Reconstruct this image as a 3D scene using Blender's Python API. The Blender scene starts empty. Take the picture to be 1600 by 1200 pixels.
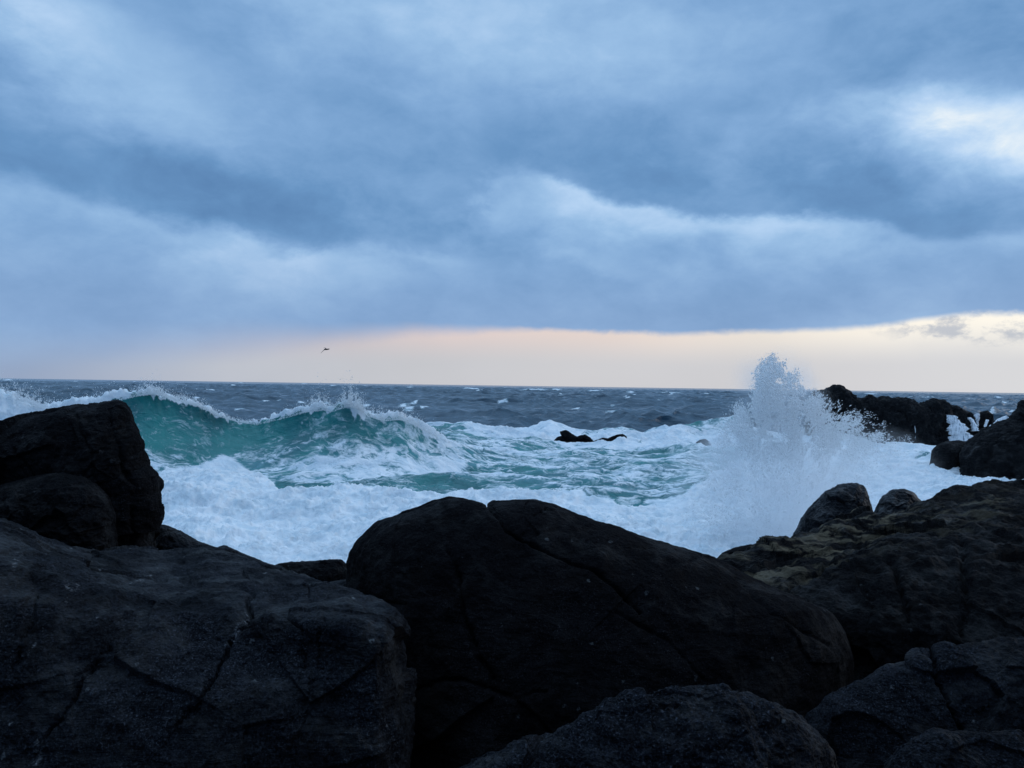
import bpy, math, random
import numpy as np
from mathutils import Matrix, Vector

random.seed(7)
RNG = np.random.default_rng(11)
SC = bpy.context.scene
COL = SC.collection

# ------------------------------------------------------------------ camera
F_PX = 1244.0                      # focal length in pixels of the 1600 px wide photograph
CAM_H = 4.0
ROLL = math.radians(0.82)
PITCH = math.radians(0.115)
cam_d = bpy.data.cameras.new('camera')
cam_d.sensor_width = 36.0
cam_d.lens = 36.0 * F_PX / 1600.0
cam_d.clip_start = 0.05
cam_d.clip_end = 80000
cam = bpy.data.objects.new('camera', cam_d)
COL.objects.link(cam)
CM = Matrix.Rotation(math.radians(90) + PITCH, 4, 'X') @ Matrix.Rotation(ROLL, 4, 'Z')
cam.matrix_world = Matrix.Translation((0, 0, CAM_H)) @ CM
SC.camera = cam
R3 = np.array(CM.to_3x3())

def w(px, py, d):
    """photograph pixel + distance along the view axis -> world point(s)"""
    px = np.asarray(px, float); py = np.asarray(py, float); d = np.asarray(d, float)
    v = np.stack([(px - 800) / F_PX * d, (600 - py) / F_PX * d, -d + 0 * px], -1)
    return v @ R3.T + np.array([0, 0, CAM_H])

def project(P):
    v = (P - np.array([0, 0, CAM_H])) @ R3
    z = np.maximum(-v[..., 2], 1e-3)
    return 800 + F_PX * v[..., 0] / z, 600 - F_PX * v[..., 1] / z

def azel(px, py):
    v = w(px, py, 1.0) - np.array([0, 0, CAM_H])
    v = v / np.linalg.norm(v, axis=-1, keepdims=True)
    return np.arctan2(v[..., 0], v[..., 1]), np.arcsin(v[..., 2])

# ------------------------------------------------------------------ numpy noise
_perm = np.random.default_rng(5).permutation(256).astype(np.int32)
_perm = np.concatenate([_perm, _perm, _perm])
_grad = np.random.default_rng(6).normal(size=(256, 3))
_grad /= np.linalg.norm(_grad, axis=1, keepdims=True)
_grad = _grad.astype(np.float32)
_gx, _gy, _gz = (np.ascontiguousarray(_grad[:, k]) for k in range(3))

def perlin(P):
    P = np.asarray(P, np.float32)
    fl = np.floor(P); f = P - fl; i = fl.astype(np.int32) & 255
    u = f * f * f * (f * (f * 6 - 15) + 10)
    out = np.zeros(P.shape[:-1])
    for dx in (0, 1):
        for dy in (0, 1):
            for dz in (0, 1):
                h = _perm[_perm[_perm[i[..., 0] + dx] + i[..., 1] + dy] + i[..., 2] + dz]
                dot = _gx[h] * (f[..., 0] - dx) + _gy[h] * (f[..., 1] - dy) + _gz[h] * (f[..., 2] - dz)
                wgt = (u[..., 0] if dx else 1 - u[..., 0]) * (u[..., 1] if dy else 1 - u[..., 1]) * (u[..., 2] if dz else 1 - u[..., 2])
                out += wgt * dot
    return out * 1.5

def fbm(P, octv=4, lac=2.03, gain=0.5):
    a, s, o = 1.0, 1.0, 0.0
    for k in range(octv):
        o = o + a * perlin(P * s + 17.3 * k); a *= gain; s *= lac
    return o

def ridged(P, octv=4, lac=2.1, gain=0.5):
    a, s, o = 1.0, 1.0, 0.0
    for k in range(octv):
        o = o + a * (1 - 2 * np.abs(perlin(P * s + 9.1 * k))); a *= gain; s *= lac
    return o

def cells(P):
    """distance to the nearest and second nearest jittered grid point"""
    P = np.asarray(P, np.float32); i = np.floor(P).astype(np.int32)
    f1 = np.full(P.shape[:-1], 9.0); f2 = f1.copy(); val = np.zeros(P.shape[:-1]); tl = val.copy()
    for dx in (-1, 0, 1):
        for dy in (-1, 0, 1):
            for dz in (-1, 0, 1):
                c = i + np.array([dx, dy, dz], np.int32); m = c & 255
                h = _perm[_perm[_perm[m[..., 0]] + m[..., 1]] + m[..., 2]]
                q = c.astype(np.float32) + np.float32(0.5) + np.float32(0.45) * _grad[h]
                d = np.linalg.norm(P - q, axis=-1)
                nearer = d < f1
                f2 = np.where(nearer, f1, np.minimum(f2, d)); f1 = np.where(nearer, d, f1)
                val = np.where(nearer, h / 255.0, val); tl = np.where(nearer, np.sum((P - q) * _grad[(h * 7 + 3) & 255], -1), tl)
    return f1, f2, val, tl

def sstep(a, b, x):
    t = np.clip((x - a) / (b - a), 0, 1)
    return t * t * (3 - 2 * t)

# ------------------------------------------------------------------ mesh helpers
def link_mesh(name, verts, faces, mat, smooth=True, origin=None, attrs=None):
    """verts (n,3); faces (m,k) array of one arity"""
    verts = np.asarray(verts, np.float32); faces = np.asarray(faces, np.int32)
    if origin is not None:
        verts = verts - np.asarray(origin, np.float32)
    me = bpy.data.meshes.new(name)
    me.vertices.add(len(verts)); me.vertices.foreach_set('co', verts.ravel())
    m, k = faces.shape
    me.loops.add(m * k); me.loops.foreach_set('vertex_index', faces.ravel())
    me.polygons.add(m)
    me.polygons.foreach_set('loop_start', np.arange(0, m * k, k, dtype=np.int32))
    me.polygons.foreach_set('loop_total', np.full(m, k, np.int32))
    me.polygons.foreach_set('use_smooth', np.full(m, smooth, bool))
    for an, av in (attrs or {}).items():
        a = me.attributes.new(an, 'FLOAT', 'POINT'); a.data.foreach_set('value', np.asarray(av, np.float32))
    me.update(calc_edges=True); me.validate()
    if mat: me.materials.append(mat)
    o = bpy.data.objects.new(name, me)
    if origin is not None: o.location = [float(c) for c in origin]
    COL.objects.link(o)
    return o

def tag(o, label=None, cat=None, group=None, kind=None):
    if label: o['label'] = label
    if cat: o['category'] = cat
    if group: o['group'] = group
    if kind: o['kind'] = kind
    return o

def grid_faces(nr, nc, wrap=False):
    a = np.arange(nr * nc).reshape(nr, nc)
    if wrap: a = np.concatenate([a, a[:, :1]], 1)
    return np.stack([a[:-1, :-1], a[:-1, 1:], a[1:, 1:], a[1:, :-1]], -1).reshape(-1, 4)

def normals_grid(P, wrap=False):
    if wrap:
        du = np.roll(P, -1, 1) - np.roll(P, 1, 1)
    else:
        du = np.gradient(P, axis=1)
    dv = np.gradient(P, axis=0)
    n = np.cross(du, dv)
    return n / np.maximum(np.linalg.norm(n, axis=-1, keepdims=True), 1e-9)

def resample_closed(pts, n):
    p = np.asarray(pts, float); q = np.vstack([p, p[:1]])
    s = np.concatenate([[0], np.cumsum(np.linalg.norm(np.diff(q[:, :2], axis=0), axis=1))])
    t = np.linspace(0, s[-1], n, endpoint=False)
    return np.stack([np.interp(t, s, q[:, k]) for k in range(q.shape[1])], 1)

def resample_open(pts, n):
    p = np.asarray(pts, float)
    s = np.concatenate([[0], np.cumsum(np.linalg.norm(np.diff(p[:, :2], axis=0), axis=1))])
    t = np.linspace(0, s[-1], n)
    return np.stack([np.interp(t, s, p[:, k]) for k in range(p.shape[1])], 1)

def seg_dist(X, Y, line):
    d = np.full(X.shape, 1e9)
    for (x0, y0), (x1, y1) in zip(line[:-1], line[1:]):
        vx, vy = x1 - x0, y1 - y0
        t = np.clip(((X - x0) * vx + (Y - y0) * vy) / (vx * vx + vy * vy + 1e-9), 0, 1)
        d = np.minimum(d, np.hypot(X - x0 - t * vx, Y - y0 - t * vy))
    return d

# ------------------------------------------------------------------ node helpers
def new_mat(name):
    m = bpy.data.materials.new(name); m.use_nodes = True
    nt = m.node_tree; nt.nodes.clear()
    return m, nt

class NT:
    def __init__(self, nt): self.nt = nt
    def n(self, t, **kw):
        x = self.nt.nodes.new(t)
        for k, v in kw.items(): setattr(x, k, v)
        return x
    def l(self, a, b): self.nt.links.new(a, b)
    def put(self, sock, v):
        if hasattr(v, 'is_output') or isinstance(v, bpy.types.NodeSocket): self.l(v, sock)
        elif v is not None: sock.default_value = v
    def math(self, op, a, b=None, c=None, clamp=False):
        x = self.n('ShaderNodeMath', operation=op); x.use_clamp = clamp
        self.put(x.inputs[0], a)
        if b is not None: self.put(x.inputs[1], b)
        if c is not None: self.put(x.inputs[2], c)
        return x.outputs[0]
    def vmath(self, op, a, b=None):
        x = self.n('ShaderNodeVectorMath', operation=op)
        self.put(x.inputs[0], a)
        if b is not None:
            if op == 'SCALE': self.put(x.inputs['Scale'], b)
            else: self.put(x.inputs[1], b)
        return x.outputs['Value'] if op in ('LENGTH', 'DOT_PRODUCT') else x.outputs[0]
    def mr(self, v, a, b, c=0.0, d=1.0, it='SMOOTHSTEP'):
        x = self.n('ShaderNodeMapRange', interpolation_type=it)
        for i, q in enumerate((v, a, b, c, d)): self.put(x.inputs[i], q)
        return x.outputs[0]
    def noise(self, vec, scale, detail=3.0, rough=0.5, dist=0.0):
        x = self.n('ShaderNodeTexNoise')
        if vec is not None: self.l(vec, x.inputs['Vector'])
        x.inputs['Scale'].default_value = scale; x.inputs['Detail'].default_value = detail
        x.inputs['Roughness'].default_value = rough; x.inputs['Distortion'].default_value = dist
        return x
    def ramp(self, fac, stops, interp='LINEAR'):
        x = self.n('ShaderNodeValToRGB'); cr = x.color_ramp; cr.interpolation = interp
        while len(cr.elements) < len(stops): cr.elements.new(0.5)
        for e, (p, c) in zip(cr.elements, stops):
            e.position = p; e.color = (*c, 1) if len(c) == 3 else c
        self.l(fac, x.inputs[0]); return x.outputs[0]
    def mix(self, fac, a, b, typ='MIX'):
        x = self.n('ShaderNodeMix', data_type='RGBA', blend_type=typ)
        self.put(x.inputs[0], fac)
        for s, v in ((x.inputs[6], a), (x.inputs[7], b)):
            self.put(s, (*v, 1) if isinstance(v, tuple) and len(v) == 3 else v)
        return x.outputs[2]
    def mapping(self, vec, loc=(0, 0, 0), rot=(0, 0, 0), scale=(1, 1, 1), vt='POINT'):
        x = self.n('ShaderNodeMapping', vector_type=vt); self.l(vec, x.inputs[0])
        x.inputs[1].default_value = loc; x.inputs[2].default_value = rot; x.inputs[3].default_value = scale
        return x.outputs[0]

# ------------------------------------------------------------------ world: dusk overcast sky
SUN_AZ, SUN_EL = math.radians(68), math.radians(18)
def build_world():
    wd = bpy.data.worlds.new('World'); SC.world = wd; wd.use_nodes = True
    nt = wd.node_tree; nt.nodes.clear(); g = NT(nt)
    tc = g.n('ShaderNodeTexCoord'); D = tc.outputs['Generated']
    sep = g.n('ShaderNodeSeparateXYZ'); g.l(D, sep.inputs[0])
    X, Y, Z = sep.outputs
    az = g.math('ARCTAN2', X, Y); el = g.math('ARCSINE', Z)
    dstr = g.mapping(D, scale=(1, 1, 1.75))
    n1 = g.noise(dstr, 5.0, 6, 0.55); n2 = g.noise(dstr, 14.0, 7, 0.62, 0.25); n3 = g.noise(dstr, 2.6, 4, 0.5, 0.4)
    def cen(nd): return g.math('SUBTRACT', nd.outputs['Fac'], 0.5)
    w1 = g.vmath('SUBTRACT', n1.outputs['Color'], (0.5, 0.5, 0.5))
    w2 = g.vmath('SUBTRACT', n2.outputs['Color'], (0.5, 0.5, 0.5))
    cmb = g.n('ShaderNodeCombineXYZ'); g.l(az, cmb.inputs[0]); g.l(el, cmb.inputs[1])
    warp = g.vmath('MULTIPLY', g.vmath('ADD', g.vmath('SCALE', w1, 0.16), g.vmath('SCALE', w2, 0.06)), (1.0, 0.55, 0.0))
    P = g.vmath('ADD', cmb.outputs[0], warp)
    spP = g.n('ShaderNodeSeparateXYZ'); g.l(P, spP.inputs[0])
    paz, pel = spP.outputs[0], spP.outputs[1]
    A0, A1, E1 = -0.75, 0.75, 0.6
    def curve(inp, pix, default=None):
        fc = g.n('ShaderNodeFloatCurve'); c = fc.mapping.curves[0]
        pts = []
        for px, py in pix:
            a, e = azel(px, py); pts.append(((float(a) - A0) / (A1 - A0), float(e) / E1))
        pts = [(0.0, pts[0][1])] + pts + [(1.0, pts[-1][1])]
        c.points[0].location = pts[0]; c.points[1].location = pts[-1]
        for p in pts[1:-1]: c.points.new(*p)
        fc.mapping.update()
        t = g.mr(inp, A0, A1, 0, 1, 'LINEAR'); g.l(t, fc.inputs['Value'])
        return g.math('MULTIPLY', fc.outputs[0], E1)
    # cloud brightness: layered decks, each dark above its lower edge and bright just beneath it
    L = g.math('ADD', 0.44, g.math('MULTIPLY', cen(n1), 0.60))
    L = g.math('ADD', L, g.math('MULTIPLY', cen(n3), 0.30))
    L = g.math('ADD', L, g.math('MULTIPLY', cen(n2), 0.36))
    deck = curve(paz, [(0, 268), (150, 305), (300, 345), (420, 392), (540, 405), (620, 398), (690, 372), (745, 325), (805, 280), (870, 288),
                       (960, 303), (1060, 328), (1160, 340), (1300, 347), (1380, 362), (1440, 376), (1520, 372), (1600, 360)])
    s = g.math('SUBTRACT', pel, deck)
    azf0 = g.mr(az, A0, A1, 0, 1, 'LINEAR')
    famp = g.ramp(g.mr(az, A0, A1, 0, 1, 'LINEAR'), [(0.0, (.3,) * 3), (0.12, (.35,) * 3), (0.30, (.6,) * 3), (0.40, (.4,) * 3), (0.5, (0.5,) * 3), (0.56, (.85,) * 3), (0.74, (1.05,) * 3), (0.8, (.55,) * 3), (1.0, (.5,) * 3)])
    wid = g.ramp(azf0, [(0.0, (.02,) * 3), (0.33, (.016,) * 3), (0.41, (.05,) * 3), (0.48, (.05,) * 3), (0.53, (.012,) * 3), (0.76, (.012,) * 3), (1.0, (.03,) * 3)])
    sw = g.math('DIVIDE', s, wid)
    below = g.math('MULTIPLY', g.mr(sw, 0.5, -1.0), g.math('EXPONENT', g.math('MULTIPLY', g.math('MINIMUM', s, 0.0), 20.0)))
    above = g.math('MULTIPLY', g.mr(sw, -1.0, 0.8), g.math('EXPONENT', g.math('MULTIPLY', g.math('MAXIMUM', s, 0.0), -11.0)))
    L = g.math('ADD', L, g.math('MULTIPLY', g.math('MULTIPLY', below, famp), 0.32))
    L = g.math('SUBTRACT', L, g.math('MULTIPLY', above, 0.21))
    blobs = [  # px, py, sx, sy, tilt(deg), amount
        (1600, 225, 200, 75, 0, 0.34), (1620, 215, 120, 55, 0, 0.20), (1490, 195, 150, 45, -10, 0.16), (1420, 178, 170, 34, -8, 0.20), (1500, 165, 110, 35, -12, .12),
        (95, 75, 190, 120, -20, 0.20), (280, 150, 260, 80, -8, 0.12), (620, 30, 300, 110, 0, 0.10), (880, 60, 260, 90, 0, 0.10),
        (300, 285, 320, 60, -14, -0.16), (120, 250, 200, 70, -10, -0.04), (520, 350, 200, 60, -6, -0.07),
        (600, 130, 320, 60, 10, -0.10), (980, 230, 260, 80, -6, -0.10), (1440, 70, 300, 90, 8, -0.17), (1180, 290, 320, 60, -6, -0.12),
        (1480, 300, 160, 50, 0, -0.02), (1080, 330, 200, 40, -6, 0.07), (980, 330, 110, 45, -10, 0.08),
        (400, 415, 240, 50, -5, 0.08), (740, 330, 130, 60, 0, 0.05), (180, 420, 260, 50, -4, -0.03),
        (1150, 440, 420, 70, 0, -0.09), (1250, 480, 420, 40, 0, -0.07), (760, 480, 500, 45, 0, -0.05), (250, 490, 350, 50, 0, -0.07),
        (1560, 420, 200, 60, 0, -0.05), (880, 400, 160, 50, 0, 0.04), (1230, 445, 60, 25, 0, .05),
        (780, 388, 130, 36, 0, -0.10), (905, 410, 100, 18, -5, 0.11), (625, 402, 130, 17, -3, 0.12), (510, 412, 70, 15, 5, 0.08), (105, 55, 100, 60, 10, 0.10), (330, 395, 130, 18, 10, 0.08),
        (60, 400, 160, 24, 0, 0.05), (730, 20, 120, 60, 0, 0.06), (1280, 440, 180, 24, 0, -0.05), (1020, 395, 50, 30, 0, -0.05)]
    for px, py, sx, sy, rot, amt in blobs:
        a, e = azel(px, py)
        m = g.mapping(P, (float(a), float(e), 0), (0, 0, math.radians(rot)), (sx / F_PX * 1.25, sy / F_PX * 1.25, 1.0), 'TEXTURE')
        L = g.math('ADD', L, g.mr(g.vmath('LENGTH', m), 1.0, 0.0, 0.0, amt))
    cloud = g.ramp(L, [(0.0, (.095, .215, .43)), (0.22, (.142, .302, .555)), (0.42, (.225, .405, .68)), (0.60, (.32, .52, .79)), (0.78, (.46, .65, .90)), (0.90, (.60, .76, .94)), (1.0, (.82, .90, .96))])
    # lower cloud bank is a touch more violet towards the horizon
    cloud = g.mix(g.math('MULTIPLY', g.mr(el, 0.20, 0.06), 0.45), cloud, (0.26, 0.38, 0.62))
    # clear strip under the cloud bank
    edge = curve(paz, [(0, 548), (200, 541), (330, 535), (420, 530), (520, 524), (600, 519), (700, 516), (800, 514), (900, 515), (980, 519), (1040, 523),
                       (1110, 521), (1180, 519), (1250, 516), (1300, 513), (1360, 509), (1420, 503), (1480, 492), (1540, 491), (1600, 497)])
    soft = g.ramp(g.mr(az, A0, A1, 0, 1, 'LINEAR'), [(0.0, (.040,) * 3), (0.28, (.032,) * 3), (0.40, (.014,) * 3), (0.52, (.005,) * 3), (1.0, (.005,) * 3)])
    ee = g.math('SUBTRACT', g.math('ADD', el, g.math('ADD', g.math('MULTIPLY', cen(n2), 0.016), g.math('MULTIPLY', cen(n1), 0.012))), edge)
    strip = g.math('SUBTRACT', 1.0, g.mr(g.math('DIVIDE', ee, soft), -1.0, 1.0))
    azf = g.mr(az, A0, A1, 0, 1, 'LINEAR')
    low = g.ramp(azf, [(0.0, (.28, .37, .55)), (0.13, (.31, .39, .55)), (0.27, (.50, .53, .60)), (0.42, (.57, .58, .62)), (0.55, (.61, .61, .64)), (0.75, (.64, .64, .67)), (0.88, (.66, .67, .70)), (1.0, (.6, .62, .66))])
    top = g.ramp(azf, [(0.0, (.30, .40, .58)), (0.18, (.34, .42, .58)), (0.34, (.56, .53, .58)), (0.45, (.77, .64, .62)), (0.58, (.80, .68, .63)), (0.70, (.85, .78, .71)), (0.80, (1.0, .93, .82)), (0.90, (1.0, .95, .84)), (1.0, (.9, .85, .75))])
    rel = g.math('DIVIDE', el, g.math('MAXIMUM', edge, 0.01))
    sc = g.mix(g.mr(rel, 0.35, 1.05), low, top)
    sc = g.mix(1.0, sc, g.mr(n3.outputs['Fac'], 0.2, 0.8, 0.93, 1.07, 'LINEAR'), 'MULTIPLY')
    # small torn clouds inside the strip at the right
    a, e = azel(1560, 505)
    m = g.mapping(P, (float(a), float(e), 0), (0, 0, 0), (170 / F_PX, 40 / F_PX, 1.0), 'TEXTURE')
    nb = g.noise(dstr, 24.0, 6, 0.65)
    bits = g.math('MULTIPLY', g.mr(g.vmath('LENGTH', m), 1.0, 0.45), g.mr(nb.outputs['Fac'], 0.44, 0.62))
    sc = g.mix(g.math('MULTIPLY', bits, 0.75), sc, (.40, .45, .55))
    front = g.mix(strip, cloud, sc)
    # the rest of the overcast: bright overhead, deep blue dusk away from the light
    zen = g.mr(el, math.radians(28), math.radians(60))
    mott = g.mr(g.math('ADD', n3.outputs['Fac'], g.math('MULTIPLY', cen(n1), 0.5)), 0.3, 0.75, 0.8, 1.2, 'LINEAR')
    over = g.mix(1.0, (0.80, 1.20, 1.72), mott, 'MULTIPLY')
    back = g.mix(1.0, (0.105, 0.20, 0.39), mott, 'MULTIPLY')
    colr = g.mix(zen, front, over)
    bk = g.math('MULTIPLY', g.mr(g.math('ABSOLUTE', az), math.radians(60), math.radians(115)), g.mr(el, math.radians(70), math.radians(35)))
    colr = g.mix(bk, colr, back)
    # open sky of the evening shows through the overcast a little
    sky = g.n('ShaderNodeTexSky', sky_type='NISHITA'); sky.sun_disc = False
    sky.sun_elevation = SUN_EL; sky.sun_rotation = SUN_AZ
    STR = 0.1
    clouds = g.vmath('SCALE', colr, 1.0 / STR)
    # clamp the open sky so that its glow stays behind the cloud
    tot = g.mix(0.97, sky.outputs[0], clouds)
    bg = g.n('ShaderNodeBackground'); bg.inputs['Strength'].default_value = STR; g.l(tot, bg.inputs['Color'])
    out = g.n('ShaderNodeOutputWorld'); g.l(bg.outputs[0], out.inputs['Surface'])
build_world()

sun_d = bpy.data.lights.new('sun', 'SUN'); sun_d.energy = 0.5; sun_d.angle = math.radians(45); sun_d.color = (1.0, 0.93, 0.84)
sun = bpy.data.objects.new('sun', sun_d); COL.objects.link(sun)
sdir = Vector((math.sin(SUN_AZ) * math.cos(SUN_EL), math.cos(SUN_AZ) * math.cos(SUN_EL), math.sin(SUN_EL)))
sun.rotation_euler = sdir.to_track_quat('Z', 'Y').to_euler(); sun.location = (20, 30, 30)

# ------------------------------------------------------------------ materials
def mat_rock(name, dark, light, fine=0.5, spots=0.0, lichen=None, lichen_amt=0.0, rough=(0.45, 0.8), strata=(1.2, 1.2, 5.0), tilt=0.35, spec=0.35, bump=0.05, vein=0.0, speck=0.5):
    m, nt = new_mat(name); g = NT(nt)
    geo = g.n('ShaderNodeNewGeometry'); P = geo.outputs['Position']
    PS = g.mapping(P, rot=(0.25, tilt, 0.3), scale=strata)
    na = g.noise(P, 1.3, 5, 0.6, 0.3); nb = g.noise(PS, 2.2, 8, 0.62, 0.6); nc = g.noise(P, 38, 5, 0.7); nd = g.noise(P, 85, 3, 0.65)
    v = g.math('ADD', g.math('MULTIPLY', na.outputs['Fac'], 0.45), g.math('MULTIPLY', nb.outputs['Fac'], 0.55))
    v = g.math('ADD', v, g.math('MULTIPLY', g.math('SUBTRACT', nc.outputs['Fac'], 0.5), fine))
    v = g.math('ADD', v, g.math('MULTIPLY', g.math('SUBTRACT', nd.outputs['Fac'], 0.5), fine * 0.9))
    mid = tuple((a + b) * 0.42 for a, b in zip(dark, light))
    colr = g.ramp(v, [(0.28, dark), (0.52, mid), (0.74, light)])
    sk = g.math('MULTIPLY', g.mr(nd.outputs['Fac'], 0.58, 0.68), g.mr(na.outputs['Fac'], 0.38, 0.6))
    colr = g.mix(g.math('MULTIPLY', sk, speck), colr, tuple(4.5 * c for c in light))
    gr = g.noise(P, 75, 3, 0.75)
    colr = g.mix(1.0, colr, g.mr(gr.outputs['Fac'], 0.32, 0.70, 0.35, 1.75, 'LINEAR'), 'MULTIPLY')
    # brown algae stains
    st = g.mr(g.noise(P, 3.1, 4, 0.6).outputs['Fac'], 0.5, 0.68)
    colr = g.mix(g.math('MULTIPLY', st, 0.4), colr, tuple(c * k for c, k in zip(mid, (1.1, 0.9, 0.7))))
    if lichen:
        PL = g.mapping(P, rot=(0.3, -0.6, 0.5), scale=(1.0, 2.2, 2.6))
        ln = g.noise(PL, 1.5, 7, 0.65, 0.5)
        nz = g.n('ShaderNodeSeparateXYZ'); g.l(geo.outputs['Normal'], nz.inputs[0])
        lm = g.math('MULTIPLY', g.mr(ln.outputs['Fac'], 0.48, 0.62), g.mr(nz.outputs[2], 0.15, 0.6))
        at = g.n('ShaderNodeAttribute'); at.attribute_name = 'lichen'
        lm = g.math('MULTIPLY', lm, at.outputs['Fac'])
        colr = g.mix(g.math('MULTIPLY', lm, lichen_amt), colr, lichen)
    if spots > 0:
        vo = g.n('ShaderNodeTexVoronoi'); vo.inputs['Scale'].default_value = 9.0; g.l(g.vmath('ADD', P, g.vmath('SCALE', nc.outputs['Color'], 0.06)), vo.inputs['Vector'])
        sz = g.n('ShaderNodeSeparateColor'); g.l(vo.outputs['Color'], sz.inputs[0])
        on = g.math('GREATER_THAN', sz.outputs[0], 0.80)
        rad = g.math('MULTIPLY', sz.outputs[1], 0.16)
        sp = g.math('MULTIPLY', on, g.mr(vo.outputs['Distance'], g.math('ADD', rad, 0.05), rad))
        sp = g.math('MULTIPLY', sp, g.mr(nc.outputs['Fac'], 0.40, 0.55))
        colr = g.mix(g.math('MULTIPLY', sp, spots), colr, (0.12, 0.125, 0.13))
    if vein > 0:
        at2 = g.n('ShaderNodeAttribute'); at2.attribute_name = 'vein'
        vm = g.math('MULTIPLY', at2.outputs['Fac'], g.mr(g.noise(P, 24, 4, 0.7).outputs['Fac'], 0.52, 0.66))
        colr = g.mix(g.math('MULTIPLY', vm, vein), colr, (0.20, 0.205, 0.215))
    b = g.n('ShaderNodeBsdfPrincipled'); g.l(colr, b.inputs['Base Color'])
    g.l(g.mr(v, 0.3, 0.7, rough[0], rough[1], 'LINEAR'), b.inputs['Roughness'])
    g.l(g.math('MULTIPLY', g.mr(g.noise(P, 2.4, 5, 0.65, 0.4).outputs['Fac'], 0.46, 0.70, 0.12, 1.35), spec), b.inputs['Specular IOR Level'])
    h = g.math('ADD', g.math('MULTIPLY', nb.outputs['Fac'], 1.0), g.math('ADD', g.math('MULTIPLY', nc.outputs['Fac'], 0.35), g.math('MULTIPLY', nd.outputs['Fac'], 0.16)))
    bp = g.n('ShaderNodeBump'); bp.inputs['Strength'].default_value = 0.9; bp.inputs['Distance'].default_value = bump
    g.l(h, bp.inputs['Height']); g.l(bp.outputs[0], b.inputs['Normal'])
    o = g.n('ShaderNodeOutputMaterial'); g.l(b.outputs[0], o.inputs[0])
    return m

M_DARK = mat_rock('dark_wet_rock', (.0032, .0034, .0042), (.0135, .0135, .015), 0.35, 0.25, rough=(.55, .9), spec=0.10)
M_BOULD = mat_rock('dark_boulder_rock', (.0034, .0034, .0040), (.011, .0105, .0118), 0.35, 0.45, rough=(.65, .95), spec=0.10)
M_SLAB = mat_rock('grey_slab_rock', (.0024, .0028, .0038), (.0225, .025, .031), 1.1, 0.9, rough=(.5, .8), strata=(0.8, 2.2, 7.0), tilt=-0.12, vein=0.9, spec=0.2)
M_FRONT = mat_rock('streaked_front_rock', (.0022, .0025, .0034), (.019, .021, .0265), 1.15, 0.7, rough=(.5, .85), strata=(0.9, 1.8, 6.0), tilt=0.35, spec=0.2)
M_SLOPE = mat_rock('lichen_slope_rock', (.0020, .0021, .0026), (.0105, .0105, .0115), 0.5, 0.3, lichen=(.135, .112, .076), lichen_amt=0.85, rough=(.5, .9), spec=0.14)
M_REEF = mat_rock('far_reef_rock', (.008, .009, .011), (.032, .032, .034), 0.3, 0.0, rough=(.5, .85), bump=0.25, spec=0.25)  # base colours lifted slightly, painting in the spray haze over the reef
M_SPRAYROCK = mat_rock('wet_spray_rock', (.0045, .005, .007), (.020, .023, .028), 0.4, 0.2, rough=(.3, .6), spec=0.4)

def mat_white(name, col=(.86, .88, .9), transl=0.4):
    m, nt = new_mat(name); g = NT(nt)
    d = g.n('ShaderNodeBsdfDiffuse'); d.inputs[0].default_value = (*col, 1)
    t = g.n('ShaderNodeBsdfTranslucent'); t.inputs[0].default_value = (*col, 1)
    mx = g.n('ShaderNodeMixShader'); mx.inputs[0].default_value = transl
    g.l(d.outputs[0], mx.inputs[1]); g.l(t.outputs[0], mx.inputs[2])
    o = g.n('ShaderNodeOutputMaterial'); g.l(mx.outputs[0], o.inputs[0])
    return m
M_SPRAY = mat_white('spray_droplets', (.97, .985, .995), 0.72)

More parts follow.
